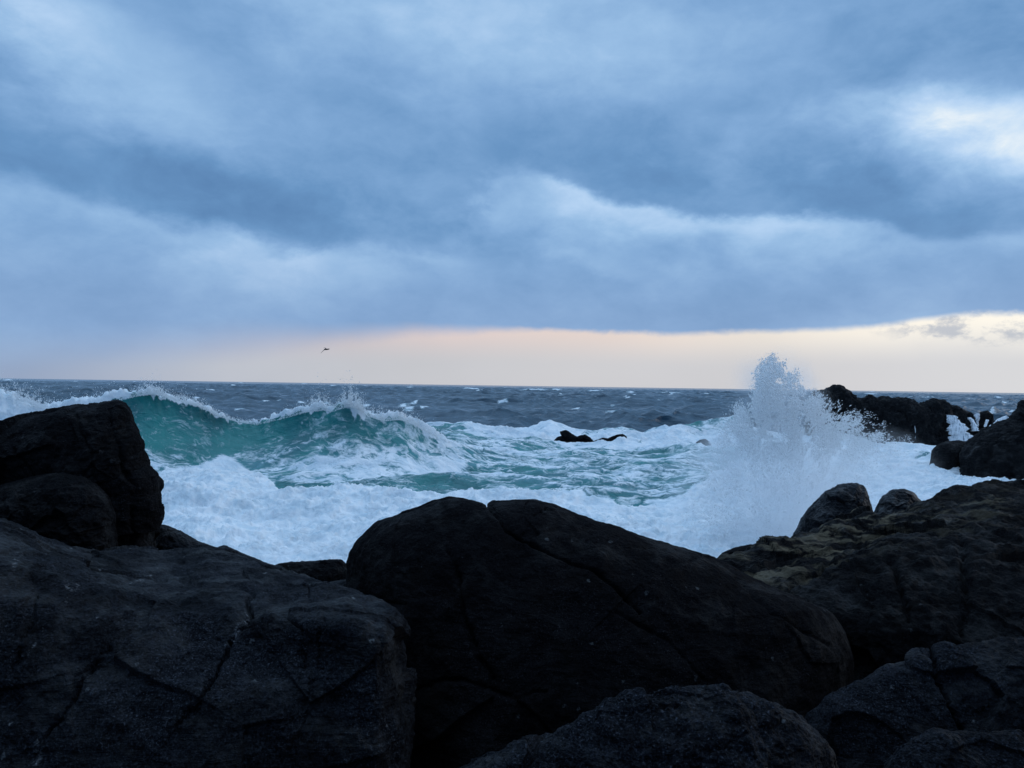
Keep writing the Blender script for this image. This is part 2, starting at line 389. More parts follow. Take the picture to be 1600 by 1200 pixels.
# ------------------------------------------------------------------ rocks
def finish_rock(name, P, wrap, X, Y, mat, rough, cracks, seed, label, cat, d_of, facet=0.0, strat=0.0, vein=None, lichen=None, hold=None):
    """displace a grid of points, carve its cracks, link as one mesh"""
    N = normals_grid(P, wrap)
    c = P.reshape(-1, 3).mean(0)
    if np.mean(np.sum(N * (P - c), -1)) < 0: N = -N
    size = rough['size']
    Q = P / size + seed * 3.71
    disp = rough.get('big', 0.10) * fbm(Q * 1.3, 3)
    disp += rough.get('mid', 0.045) * ridged(Q * 3.7 + 5, 4, gain=0.55)
    if facet:
        f1, f2, cv, tl = cells(Q * np.array([2.2, 2.2, 2.6]) + 0.07 * np.stack([fbm(Q * 2, 2), fbm(Q * 2 + 7, 2), fbm(Q * 2 + 13, 2)], -1))
        disp += facet * (0.45 * (cv - 0.5) + 1.3 * tl)
    if strat:
        rz = Q @ np.array([0.25, 0.3, 0.92]); t = rz * 7 + 0.8 * fbm(Q * 1.5, 3)
        disp += strat * (np.abs((t % 1) - 0.5) * 2 - 0.5)
    if hold is not None: disp = disp * hold
    disp += rough.get('fine', 0.010) * fbm(Q * 17, 4, gain=0.6)
    disp = disp * size
    for line, wd, dep in cracks:
        jit = 7.0 * fbm(np.stack([X / 30, Y / 30, 0 * X + seed], -1), 4, gain=0.6)
        d = seg_dist(X + jit, Y + jit * 0.6, line)
        var = np.clip(0.75 + 0.9 * fbm(np.stack([X / 40, Y / 40, 0 * X + seed + 5], -1), 2), 0.15, 1.5)
        disp -= dep * var * (0.65 * np.exp(-(d / (wd * 0.5)) ** 2) + 0.35 * np.exp(-np.abs(d) / wd))
    P2 = P + N * disp[..., None]
    nr, nc = P.shape[:2]
    faces = grid_faces(nr, nc, wrap)
    V = P2.reshape(-1, 3)
    attrs = {}
    if vein is not None:
        va = np.zeros(X.shape)
        for line, wd in vein:
            jit = 3.0 * fbm(np.stack([X / 15, Y / 15, 0 * X + seed], -1), 2)
            va = np.maximum(va, np.exp(-(seg_dist(X + jit, Y, line) / wd) ** 2))
        attrs['vein'] = va.ravel()
    if lichen is not None: attrs['lichen'] = lichen(X, Y).ravel()
    org = V.mean(0); org[2] = V[:, 2].min()
    o = link_mesh(name, V, faces, mat, True, org, attrs)
    tag(o, label, cat)
    return o

def boulder(name, outline, d, front, back, mat, label, cat='rock', n=360, rings=110, rough=None, cracks=(), seed=1, p=2.4, lean=0.0, facet=0.0, strat=0.0, centre=None, dy=0, **kw):
    """A solid boulder: its widest section follows OUTLINE at distance d, the front bulges FRONT metres towards the viewer, the back BACK metres away; upper parts lie LEAN m/m further off."""
    O = resample_closed(outline, n); O[:, 1] += dy
    W = w(O[:, 0], O[:, 1], d)
    if centre is None: cc = np.array([O[:, 0].mean(), O[:, 1].mean()])
    else: cc = np.array(centre)
    C = w(cc[0], cc[1], d)
    t = np.concatenate([np.linspace(-1, 0, rings // 7, endpoint=False), np.linspace(0, 1, rings - rings // 7)])
    th = t * math.pi / 2
    rad = np.abs(np.cos(th)) ** (2 / p); off = np.sign(t) * np.abs(np.sin(th)) ** (2 / p)
    rad[0] = rad[-1] = 0.004
    fwd = R3 @ np.array([0, 0, -1.0]); fwd[2] = 0; fwd /= np.linalg.norm(fwd)
    dd = d - np.where(off > 0, off * front, off * back)
    G = cc + (O - cc)[None] * rad[:, None, None]
    P = w(G[..., 0], G[..., 1], dd[:, None] + 0 * G[..., 0])
    if lean:
        P = P + fwd * (lean * (P[..., 2:3] - C[2]) * (np.clip(off, 0, 1) * 1.0)[:, None, None])
    X, Y = project(P)
    size = max(np.ptp(W[:, 0]), np.ptp(W[:, 2])) * 0.5
    r = dict(size=size); r.update(rough or {})
    return finish_rock(name, P, True, X, Y, mat, r, cracks, seed, label, cat, d, facet, strat, hold=(0.22 + 0.78 * sstep(0.25, 0.8, np.abs(off)))[:, None], **kw)

def loft(name, rows, mat, label, cat='rock', nc=420, sub=34, rough=None, cracks=(), seed=1, facet=0.0, strat=0.0, size=2.0, **kw):
    R = np.stack([resample_open(r, nc) for r in rows])          # rows, cols, (px,py,d)
    K = len(rows); out = []
    for i in range(K - 1):
        p0, p1, p2, p3 = R[max(i - 1, 0)], R[i], R[i + 1], R[min(i + 2, K - 1)]
        for t in np.linspace(0, 1, sub, endpoint=(i == K - 2)):
            out.append(p1 + 0.5 * t * (p2 - p0 + t * (2 * p0 - 5 * p1 + 4 * p2 - p3 + t * (3 * (p1 - p2) + p3 - p0))))
    G = np.stack(out)
    P = w(G[..., 0], G[..., 1], G[..., 2])
    X, Y = project(P)
    r = dict(size=size); r.update(rough or {})
    return finish_rock(name, P, False, X, Y, mat, r, cracks, seed, label, cat, 0, facet, strat, **kw)

# tall block at the left
boulder('rock_block', [(-190, 720), (-90, 684), (0, 662), (30, 650), (65, 645), (95, 637), (120, 633), (150, 632), (183, 627), (194, 631), (201, 642), (205, 660), (211, 673),
        (220, 694), (219, 701), (225, 716), (229, 733), (240, 742), (247, 757), (244, 768), (247, 790), (246, 815), (241, 840), (244, 880), (240, 960), (-190, 960)],
        8.6, 1.0, 1.6, M_DARK, 'tall black angular rock block at the left edge, standing above the grey slab', seed=2, p=3.6, n=900, rings=220,
        rough=dict(big=0.03, mid=0.016, fine=0.009), facet=0.06, centre=(60, 790), lean=0.1,
        cracks=[([(170, 640), (180, 700), (200, 760), (205, 850)], 5, 0.05), ([(20, 700), (60, 760), (65, 800)], 5, 0.04), ([(120, 650), (150, 720), (160, 800)], 4, 0.03)])
boulder('round_boulder', [(-70, 790), (-20, 768), (10, 757), (45, 748), (75, 741), (100, 740), (130, 746), (150, 757), (168, 775), (178, 800), (182, 840), (190, 900), (-70, 920)],
        7.6, 0.6, 0.9, M_DARK, 'low rounded dark boulder leaning against the foot of the tall black block', 'boulder', seed=3, n=500, rings=140,
        rough=dict(big=0.05, mid=0.03, fine=0.012), facet=0.03)
# ledges behind the slab
boulder('rock_ledge', [(215, 940), (225, 822), (246, 820), (263, 822), (285, 832), (310, 847), (335, 856), (352, 880), (370, 940)], 9.6, 0.5, 1.0, M_SLAB,
        'small grey sloping ledge running down from the tall black block to the foam', 'ledge', seed=4, rough=dict(big=0.05, mid=0.04), facet=0.04)
boulder('rock_ledge', [(300, 960), (318, 868), (335, 857), (352, 853), (372, 862), (395, 872), (418, 881), (440, 886), (470, 905), (480, 960)], 8.9, 0.5, 0.9, M_SLAB,
        'narrow dark ledge with a thin wet shining edge behind the grey slab', 'ledge', seed=5, rough=dict(big=0.04, mid=0.04), facet=0.03)
boulder('rock_ledge', [(405, 960), (418, 889), (435, 882), (455, 879), (490, 877), (518, 874), (534, 875), (548, 888), (575, 940), (575, 980)], 9.3, 0.6, 0.9, M_DARK,
        'flat-topped dark ledge against the foam, just left of the big central boulder', 'ledge', seed=6, rough=dict(big=0.04, mid=0.03), facet=0.04)
boulder('rock_ledge', [(455, 990), (478, 925), (500, 913), (525, 908), (548, 905), (580, 915), (590, 990)], 8.0, 0.5, 0.8, M_SLAB,
        'small low rock wedged between the grey slab and the big central boulder', 'ledge', seed=7, rough=dict(big=0.05, mid=0.04))

# big central boulder
boulder('dome_boulder', [(600, 1330), (575, 1150), (549, 1010), (540, 940), (543, 882), (548, 862), (560, 845), (575, 830), (590, 818), (612, 812), (650, 798), (675, 787), (703, 781), (735, 786),
        (752, 791), (758, 793), (770, 787), (800, 785), (830, 784), (860, 789), (890, 800), (920, 813), (960, 823), (1000, 838), (1040, 850), (1080, 860), (1120, 873), (1150, 888), (1180, 905),
        (1230, 928), (1270, 945), (1300, 960), (1320, 990), (1333, 1030), (1330, 1100), (1310, 1180), (1290, 1330)],
        7.4, 1.7, 1.8, M_BOULD, 'huge smooth dome-shaped black boulder in the foreground with a split in its crown', 'boulder', seed=8, n=1200, rings=300, p=2.6,
        rough=dict(big=0.022, mid=0.010, fine=0.0045), facet=0.018, strat=0.003, centre=(900, 1020), lean=0.5,
        cracks=[([(755, 788), (775, 815), (792, 838), (815, 848), (850, 868), (930, 900), (1000, 960)], 4, 0.07), ([(812, 845), (835, 815), (850, 800)], 4, 0.03),
                ([(700, 860), (715, 890), (728, 960), (745, 1020), (770, 1060)], 8, 0.07), ([(960, 960), (1040, 1000), (1100, 1060)], 5, 0.03), ([(560, 940), (640, 945)], 4, 0.02),
                ([(640, 1080), (720, 1060), (800, 1090), (850, 1080)], 6, 0.04), ([(1150, 900), (1210, 960), (1290, 1010)], 5, 0.03)])

# near-left slab: lit top falling to a dark front face
loft('rock_slab', [
    [(-260, 900, 7.2), (0, 900, 7.2), (250, 930, 8.0), (450, 950, 7.6), (600, 1020, 6.8), (640, 1100, 6.6)],
    [(-260, 770, 6.0), (-100, 792, 6.0), (0, 819, 6.2), (45, 832, 6.3), (80, 848, 6.5), (110, 861, 6.6), (150, 869, 6.8), (200, 870, 7.0), (245, 874, 7.2), (290, 866, 7.5), (330, 860, 7.5), (370, 873, 7.3),
     (410, 886, 7.0), (440, 897, 6.8), (480, 908, 6.5), (520, 921, 6.2), (550, 935, 5.9), (580, 950, 5.7), (606, 964, 5.5), (622, 985, 5.6), (628, 1000, 5.9)],
    [(-260, 800, 5.2), (0, 848, 5.3), (60, 878, 5.4), (130, 903, 5.5), (200, 918, 5.6), (280, 932, 5.6), (340, 938, 5.4), (395, 946, 5.2), (450, 952, 5.1), (520, 958, 4.95), (560, 968, 4.9), (598, 985, 4.85), (620, 1005, 5.0), (634, 1030, 5.4)],
    [(-260, 900, 4.6), (0, 930, 4.75), (130, 960, 4.85), (280, 1000, 4.9), (400, 1030, 4.85), (520, 1030, 4.75), (590, 1050, 4.7), (622, 1080, 4.85), (637, 1110, 5.3)],
    [(-260, 1080, 4.3), (0, 1100, 4.4), (200, 1120, 4.45), (400, 1130, 4.5), (520, 1130, 4.6), (590, 1140, 4.65), (622, 1160, 4.8), (636, 1180, 5.3)],
    [(-260, 1330, 4.1), (0, 1340, 4.15), (200, 1340, 4.2), (400, 1340, 4.3), (520, 1340, 4.5), (580, 1340, 4.6), (612, 1340, 4.8), (628, 1340, 5.3)]],
    M_SLAB, 'broad grey rock slab at lower left with lit sloping top and speckled front', 'slab', nc=900, sub=90, seed=9, size=2.0,
    rough=dict(big=0.020, mid=0.011, fine=0.0070), facet=0.022, strat=0.007,
    cracks=[([(398, 938), (392, 955), (372, 985), (352, 1030), (335, 1062), (305, 1105), (268, 1150)], 5, 0.06), ([(168, 1010), (140, 1050), (112, 1095), (75, 1150)], 6, 0.06),
            ([(445, 955), (470, 985), (472, 1040)], 6, 0.05), ([(505, 965), (490, 1060), (470, 1150)], 5, 0.03), ([(60, 940), (40, 1000), (20, 1060)], 5, 0.03),
            ([(240, 900), (330, 915), (400, 935)], 4, 0.03), ([(480, 915), (483, 935)], 3, 0.03)],
    vein=[([(392, 948), (370, 985), (358, 1010)], 3.5), ([(320, 1060), (324, 1054)], 4), ([(62, 1158), (60, 1200)], 5), ([(215, 908), (236, 900)], 4), ([(18, 882), (12, 905)], 6), ([(100, 926), (115, 930)], 5), ([(70, 985), (45, 1030)], 2)])

# right-hand slope with lichen
def lich(X, Y):
    a = np.exp(-(seg_dist(X, Y, [(1180, 890), (1270, 860), (1345, 822), (1390, 808)]) / 42) ** 2)
    b = 0.6 * np.exp(-(seg_dist(X, Y, [(1260, 905), (1345, 862)]) / 20) ** 2)
    c = 0.5 * np.exp(-(seg_dist(X, Y, [(1420, 830), (1560, 800)]) / 26) ** 2)
    return np.clip(np.maximum(np.maximum(a, b), c), 0, 1)
loft('rock_slope', [
    [(1090, 1010, 12.5), (1250, 960, 13.5), (1400, 900, 15.0), (1600, 870, 16.0), (1900, 850, 16.0), (2300, 890, 15.7), (2500, 1110, 16.0)],
    [(1110, 900, 10.2), (1150, 880, 10.4), (1200, 856, 10.8), (1260, 843, 11.3), (1300, 834, 11.7), (1335, 827, 12.0), (1365, 817, 12.3), (1400, 804, 12.6), (1440, 793, 13.0), (1480, 782, 13.3), (1530, 776, 13.5), (1570, 774, 13.5), (1620, 774, 13.5), (1900, 764, 13.0), (2300, 782, 12.7), (2500, 1002, 13.0)],
    [(1120, 915, 9.6), (1180, 890, 9.7), (1260, 868, 10.0), (1340, 845, 10.6), (1420, 827, 11.0), (1520, 804, 11.4), (1620, 797, 11.6), (1900, 785, 11.0), (2300, 810, 10.7), (2500, 1030, 11.0)],
    [(1140, 930, 9.1), (1210, 912, 9.2), (1290, 900, 9.3), (1370, 872, 9.5), (1460, 858, 9.7), (1550, 840, 9.9), (1640, 830, 10.0), (1900, 810, 9.6), (2300, 850, 9.3), (2500, 1070, 9.6)],
    [(1180, 960, 8.6), (1260, 965, 8.5), (1330, 960, 8.4), (1420, 940, 8.3), (1520, 930, 8.3), (1640, 915, 8.4), (1900, 900, 8.2), (2300, 940, 7.9), (2500, 1160, 8.2)],
    [(1230, 1060, 8.2), (1300, 1050, 8.1), (1380, 1050, 7.9), (1480, 1040, 7.7), (1580, 1030, 7.6), (1660, 1020, 7.6), (1900, 1010, 7.4), (2300, 1050, 7.1), (2500, 1270, 7.4)],
    [(1240, 1250, 8.0), (1320, 1250, 7.8), (1400, 1250, 7.6), (1500, 1250, 7.4), (1600, 1250, 7.3), (1700, 1250, 7.3), (1900, 1250, 7.2), (2300, 1290, 6.9), (2500, 1510, 7.2)]],
    M_SLOPE, 'dark right-hand rock slope with tan and yellow lichen streaks on its upper edge', 'rock slope', nc=950, sub=70, seed=10, size=3.0,
    rough=dict(big=0.030, mid=0.020, fine=0.011), facet=0.034, strat=0.014,
    cracks=[([(1230, 930), (1290, 890), (1350, 858)], 6, 0.08), ([(1340, 850), (1400, 900), (1420, 980)], 8, 0.10), ([(1500, 850), (1510, 930), (1500, 1000)], 8, 0.08), ([(1310, 985), (1335, 1020), (1330, 1060)], 8, 0.10)], lichen=lich)
boulder('rock_hump', [(1085, 960), (1112, 880), (1130, 864), (1150, 856), (1172, 851), (1192, 850), (1208, 858), (1225, 880), (1240, 960)], 10.9, 0.5, 0.8, M_DARK,
        'small dark hump of rock between the dome boulder and the lichen slope, against the spray', 'rock', seed=11, rough=dict(big=0.05, mid=0.03), facet=0.03)

# rocks at the bottom edge
boulder('front_rock', [(650, 1400), (640, 1240), (690, 1205), (740, 1180), (800, 1160), (860, 1140), (920, 1120), (955, 1100), (1000, 1088), (1050, 1082), (1110, 1078), (1150, 1075), (1170, 1075), (1190, 1085), (1220, 1095), (1250, 1110),
        (1275, 1135), (1295, 1155), (1302, 1168), (1308, 1230), (1300, 1400)], 3.9, 0.75, 0.7, M_FRONT, 'streaked pale-edged rock at the bottom centre, in front of the dome boulder', 'rock', seed=12, dy=13, n=900, rings=240, p=2.2,
        rough=dict(big=0.03, mid=0.026, fine=0.012), facet=0.05, strat=0.016, lean=0.6, centre=(1000, 1260),
        cracks=[([(900, 1140), (1000, 1120), (1060, 1110)], 5, 0.02), ([(1100, 1180), (1180, 1140), (1220, 1130)], 6, 0.02)])
boulder('front_rock', [(1215, 1300), (1225, 1180), (1265, 1113), (1300, 1085), (1340, 1062), (1385, 1042), (1420, 1030), (1450, 1017), (1456, 1019), (1500, 1010), (1560, 1002), (1600, 995), (1720, 985), (1850, 1010), (1900, 1300)],
        5.6, 0.8, 0.9, M_FRONT, 'dark flat-faced rock at lower right with one deep crack running down its face', 'rock', seed=13, dy=12, n=900, rings=240, p=2.8,
        rough=dict(big=0.022, mid=0.014, fine=0.008), facet=0.045, strat=0.006, lean=0.5, cracks=[([(1453, 1012), (1460, 1050), (1480, 1090), (1502, 1140)], 5, 0.10)])
boulder('front_rock', [(1360, 1330), (1372, 1230), (1385, 1190), (1410, 1166), (1440, 1149), (1470, 1140), (1500, 1144), (1560, 1148), (1600, 1145), (1720, 1150), (1790, 1200), (1800, 1330)],
        3.7, 0.5, 0.6, M_FRONT, 'low rock in the bottom right corner of the view, nearest the camera', 'rock', seed=14, dy=9, n=700, rings=200,
        rough=dict(big=0.03, mid=0.02, fine=0.009), facet=0.03, strat=0.008, lean=0.5)

# rocks standing in the spray
boulder('spray_rock', [(1225, 960), (1240, 840), (1250, 818), (1262, 796), (1280, 779), (1290, 768), (1310, 760), (1328, 757), (1341, 756), (1349, 763), (1356, 778), (1362, 795), (1372, 830), (1390, 960)], 16.0, 1.0, 1.2, M_SPRAYROCK,
        'grey wet blocky rock half veiled in spray beside the plume', 'rock', seed=15, n=500, rings=150, rough=dict(big=0.06, mid=0.035, fine=0.014), facet=0.07)
boulder('spray_rock', [(1350, 900), (1366, 800), (1380, 776), (1394, 766), (1413, 764), (1428, 770), (1440, 785), (1470, 880)], 14.6, 0.6, 0.9, M_SPRAYROCK,
        'small dark knob of rock behind the lichen slope, right of the wet blocky rock', 'rock', seed=16, rough=dict(big=0.06, mid=0.04), facet=0.05)

# right shore rocks and the reef
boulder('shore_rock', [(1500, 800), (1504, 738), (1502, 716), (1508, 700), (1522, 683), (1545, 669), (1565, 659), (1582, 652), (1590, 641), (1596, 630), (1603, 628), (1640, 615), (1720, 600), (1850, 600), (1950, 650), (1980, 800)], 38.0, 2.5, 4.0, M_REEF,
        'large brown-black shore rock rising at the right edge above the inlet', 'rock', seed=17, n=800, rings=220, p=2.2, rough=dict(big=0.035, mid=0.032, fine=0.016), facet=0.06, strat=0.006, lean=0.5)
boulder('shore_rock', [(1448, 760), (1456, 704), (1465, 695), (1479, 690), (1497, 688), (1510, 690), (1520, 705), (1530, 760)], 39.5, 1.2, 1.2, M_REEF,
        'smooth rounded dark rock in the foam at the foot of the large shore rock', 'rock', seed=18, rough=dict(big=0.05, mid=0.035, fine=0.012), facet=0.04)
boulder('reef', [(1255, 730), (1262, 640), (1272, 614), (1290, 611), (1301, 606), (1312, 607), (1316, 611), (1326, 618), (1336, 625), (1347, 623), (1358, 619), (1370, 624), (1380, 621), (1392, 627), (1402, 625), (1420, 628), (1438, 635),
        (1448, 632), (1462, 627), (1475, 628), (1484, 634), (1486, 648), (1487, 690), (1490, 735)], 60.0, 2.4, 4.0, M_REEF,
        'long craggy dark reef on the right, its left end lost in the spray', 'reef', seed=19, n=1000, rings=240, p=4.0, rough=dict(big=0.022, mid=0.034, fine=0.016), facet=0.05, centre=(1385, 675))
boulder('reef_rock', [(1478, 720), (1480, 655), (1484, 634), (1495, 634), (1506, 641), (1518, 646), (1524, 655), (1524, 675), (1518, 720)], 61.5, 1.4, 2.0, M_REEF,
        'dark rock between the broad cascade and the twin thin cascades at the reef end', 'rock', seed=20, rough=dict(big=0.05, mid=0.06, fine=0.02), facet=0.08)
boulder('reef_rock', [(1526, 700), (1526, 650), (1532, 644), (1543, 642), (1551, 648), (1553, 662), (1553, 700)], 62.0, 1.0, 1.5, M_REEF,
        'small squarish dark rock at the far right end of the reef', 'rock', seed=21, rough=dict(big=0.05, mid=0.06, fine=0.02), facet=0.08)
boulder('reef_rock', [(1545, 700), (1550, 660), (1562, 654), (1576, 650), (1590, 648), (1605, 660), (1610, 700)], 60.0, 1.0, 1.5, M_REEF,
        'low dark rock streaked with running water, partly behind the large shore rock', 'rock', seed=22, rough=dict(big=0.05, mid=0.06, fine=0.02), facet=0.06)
boulder('islet_rock', [(862, 702), (866, 688), (871, 683), (878, 681), (875, 675), (884, 672), (893, 678), (902, 683), (914, 679), (922, 684), (930, 692), (934, 702)], 58.0, 0.9, 0.9, M_DARK,
        'black two-peaked rock awash in the middle of the surf', 'rock', seed=23, p=2.2, rough=dict(big=0.03, mid=0.04, fine=0.015), facet=0.05)
boulder('islet_rock', [(918, 704), (926, 690), (934, 687), (942, 684), (950, 685), (957, 682), (965, 679), (973, 678), (979, 682), (980, 686), (974, 684), (966, 688), (958, 704)], 57.0, 0.35, 0.4, M_DARK,
        'thin low rock with a hooked tip beside the black two-peaked rock', 'rock', seed=24, p=2.0, rough=dict(big=0.02, mid=0.03, fine=0.012))
boulder('islet_rock', [(1084, 700), (1088, 691), (1094, 687), (1102, 686), (1108, 690), (1114, 700)], 57.0, 0.4, 0.5, M_REEF,
        'tiny dark rock just breaking the surf left of the spray plume', 'rock', seed=25, rough=dict(big=0.05, mid=0.04))

# shore bedrock under the boulders
def bedrock():
    nx, ny = 220, 160
    x = np.linspace(-34, 34, nx); y = np.linspace(-8, 15, ny)
    Xg, Yg = np.meshgrid(x, y)
    z = np.interp(Yg, [-8, 1, 3, 5, 7, 9, 12, 15], [2.4, 2.2, 1.6, 0.9, 0.2, -0.1, -0.5, -2.0])
    P = np.stack([Xg, Yg, z], -1)
    P[..., 2] += 1.7 * sstep(7.0, 11.0, np.abs(Xg)) * sstep(14.5, 12.0, Yg)
    P[..., 2] += 0.22 * fbm(P * 0.5 + 3, 5) + 0.08 * ridged(P * 1.6, 4)
    o = link_mesh('bedrock', P.reshape(-1, 3), grid_faces(ny, nx), M_DARK)
    tag(o, 'dark bedrock shelf beneath the foreground boulders', 'bedrock', kind='structure')
bedrock()

# ------------------------------------------------------------------ sea
HOR = lambda px: 591.5 + (px / 1600.0) * 23.0
CREST = np.array([(-700, 622), (-300, 612), (-60, 616), (0, 618), (40, 624), (80, 642), (130, 630), (190, 622), (215, 616), (240, 613), (262, 618), (290, 626), (315, 634), (340, 647), (370, 656), (400, 661), (440, 652), (480, 641), (505, 638),
                  (520, 640), (545, 632), (560, 636), (575, 648), (600, 655), (625, 653), (645, 660), (670, 674), (700, 688), (760, 715), (830, 745)], float)
def soft_interp(x, xp, fp, sig):
    t = np.arange(-1500.0, 3000.0, 2.0); k = np.exp(-0.5 * (np.arange(-60, 61) * 2.0 / sig) ** 2); k /= k.sum()
    y = np.interp(t, xp, fp); y = np.convolve(np.pad(y, 60, 'edge'), k, 'valid')
    return np.interp(x, t, y)
def sea():
    d1 = np.arange(11.0, 46.0, 0.075)
    d2 = np.arange(46.0, 110.0, 0.19)
    d3 = 110.0 * 1.0027 ** np.arange(0, 1100)
    d3 = d3[d3 < 1700]
    d4 = d3[-1] * 1.02 ** np.arange(1, 200); d4 = d4[d4 < 30000]
    d = np.concatenate([d1, d2, d3, d4]); nd = len(d)
    spacing = np.gradient(d)
    core = np.linspace(-0.68, 0.70, 820)
    t = np.concatenate([-0.68 - np.geomspace(0.02, 1.6, 26)[::-1], core, 0.70 + np.geomspace(0.02, 1.6, 26)])
    nc = len(t)
    Yg = np.repeat(d[:, None], nc, 1); Xg = Yg * t[None]
    Sp = np.repeat(np.maximum(spacing, d * 0.0016)[:, None], nc, 1)
    pxn = 800 + F_PX * t[None] + 0 * Yg                   # bearing expressed in photograph pixels (roll ignored: under 1 px here)
    pyn = HOR(pxn) + F_PX * CAM_H / Yg                    # where flat water at that spot appears
    dz = np.zeros_like(Yg); dx = np.zeros_like(Yg); dy = np.zeros_like(Yg)
    rng = np.random.default_rng(3)
    offs = sstep(40, 75, Yg)                              # offshore chop
    surf = 1 - offs
    for k in range(52):
        lam = 1.1 * (34 / 1.1) ** rng.random()
        th = math.radians(rng.normal(-90 + 8, 34)); kx, ky = math.cos(th), math.sin(th)
        kk = 2 * math.pi / lam; ph = rng.random() * 6.283
        amp = 0.0155 * lam ** 0.92 * (0.6 + 0.8 * rng.random())
        if lam > 18: amp *= 0.5
        att = sstep(1.6, 4.5, lam / Sp)
        amp_l = amp * att * (offs + surf * (0.45 if lam < 9 else 0.15))
        a = kk * (kx * Xg + ky * Yg) + ph
        dz += amp_l * np.sin(a); c = np.cos(a) * amp_l * 0.85
        dx += c * kx; dy += c * ky
    # gusty patchiness
    P2 = np.stack([Xg * 0.02, Yg * 0.012, 0 * Xg], -1)
    gust = 0.85 + 0.5 * perlin(P2)
    dz *= gust; dx *= gust; dy *= gust
    near = Yg < 75
    # --- the breaking wave: crest line traced by bearing, with its own distance
    cz_py = soft_interp(pxn, CREST[:, 0], CREST[:, 1], 5.0)
    dc = soft_interp(pxn, [-700, 0, 240, 400, 560, 700, 830], [33, 33.5, 35, 37, 36, 38, 41], 38.0)
    hgt = CAM_H - (cz_py - HOR(pxn)) * dc / F_PX
    hgt = np.maximum(hgt, 0) * sstep(850, 720, pxn)
    hn = (0.055 * perlin(np.stack([pxn / 9, 0 * pxn, 0 * pxn + 4], -1)) + 0.03 * perlin(np.stack([pxn / 3.3, 0 * pxn, 0 * pxn + 7], -1)))
    sdist = Yg - dc
    wf = soft_interp(pxn, [-700, 240, 400, 560, 700], [4.6, 4.6, 5.4, 5.2, 4.5], 38.0); wb = 5.0
    tf = np.clip(1 + sdist / wf, 0, 1)
    prof = np.where(sdist < 0, 0.62 * tf ** 2.1 + 0.38 * sstep(0, 1, tf), np.exp(-(sdist / wb) ** 2))
    wave = hgt * prof * (1 + hn * prof ** 5)
    lump = np.zeros_like(Yg); foam = np.zeros_like(Yg); aer = np.zeros_like(Yg)
    nr_ = np.where(d < 75)[0]; sl = slice(0, nr_[-1] + 1)
    Xn, Yn, pn, qn = Xg[sl], Yg[sl], pxn[sl], pyn[sl]
    wv = wave[sl]; hh = np.maximum(hgt[sl], 1e-3); sd = sdist[sl]; t_f = tf[sl]
    Q = np.stack([Xn, Yn, 0 * Xn], -1)
    chop = fbm(Q * np.array([0.32, 0.5, 1]) + 2, 4)
    rdg = ridged(Q * np.array([0.35, 0.75, 1]) + np.stack([0.6 * fbm(Q * 0.5, 2)] * 3, -1), 4)
    puff = 1 - np.abs(fbm(Q * 0.9 + 11, 5, gain=0.55)) * 1.6
    puff2 = 1 - np.abs(fbm(Q * 2.3 + 31, 4, gain=0.6)) * 1.6
    # projected row of the actual surface for the foam map
    tong = 0.55 * np.exp(-((pn - 352) / 50) ** 2 - ((Yn - 28.0) / 2.0) ** 2) + 0.32 * np.exp(-((pn - 300) / 90) ** 2 - ((Yn - 24.0) / 2.0) ** 2)
    borez = 0.5 * np.exp(-((pn - 770) / 80) ** 2 - ((Yn - 60) / 3) ** 2) + 0.35 * np.exp(-((pn - 690) / 50) ** 2 - ((Yn - 50) / 3) ** 2)
    hump = 0.55 * np.exp(-((pn - 1452) / 34) ** 2 - ((Yn - 43) / 2.2) ** 2)
    face = (t_f > 0.02) * (sd < 0) * sstep(0.3, 1.3, hh)
    baseL = 0.20 * chop * (1 - 0.5 * face) + 0.09 * rdg * (1 - face * 0.6) + tong + borez + hump
    z0 = wv + baseL
    qa = HOR(pn) + F_PX * (CAM_H - z0) / Yn
    # foam map
    wob = 9 * fbm(np.stack([pn / 60, qa / 26, 0 * pn], -1), 4)
    edge = np.interp(pn, [-400, 200, 245, 290, 330, 346, 372, 402, 440, 500, 560, 640, 720, 800, 900, 1000, 1070, 1110, 1150, 1220, 1300, 1380, 1450, 1800],
                     [740, 740, 742, 730, 708, 700, 716, 737, 766, 770, 766, 772, 772, 775, 787, 795, 785, 745, 715, 690, 680, 676, 690, 690])
    soft = np.interp(pn, [0, 340, 440, 700, 1000, 1100, 1300, 1800], [18, 20, 8, 8, 7, 22, 25, 25])
    full = sstep(-1, 1, (qa + wob * 0.7 - edge) / soft)
    F = full * np.clip(0.90 + 0.16 * fbm(Q * np.array([0.28, 0.42, 1]) + 51, 3) + 0.07 * rdg, 0, 1)
    inl = np.exp(-((pn - 1450) / 40) ** 2 - ((qa - 716) / 11) ** 2)       # teal hump in the inlet
    F = F * (1 - 0.55 * inl)
    mid = sstep(600, 730, pn) * sstep(650, 668, qa) * (1 - full)
    F = np.maximum(F, mid * (0.27 + 0.14 * rdg + 0.16 * chop))
    bore = np.exp(-((qa + wob * 0.5 - np.interp(pn, [600, 700, 780, 870, 980, 1130, 1250], [660, 664, 664, 680, 688, 690, 680])) / np.interp(pn, [600, 780, 1000, 1250], [10, 16, 13, 14])) ** 2) * sstep(610, 700, pn)
    F = np.maximum(F, 0.80 * bore * (0.8 + 0.3 * rdg))
    thick = np.interp(pn, [-400, 0, 60, 170, 200, 240, 290, 330, 380, 440, 480, 520, 560, 600, 640, 680, 720, 760, 800], [46, 30, 24, 18, 9, 10, 5, 3, 2.5, 3.5, 11, 10, 13, 6, 9, 15, 22, 10, 3]) * (hh > 0.2)
    cp = np.interp(pn, CREST[:, 0], CREST[:, 1])
    qtop = np.where(np.abs(sd) < 2.5, qa, 1e4).min(0)[None]
    cp = np.maximum(cp, 0) * 0 + qtop
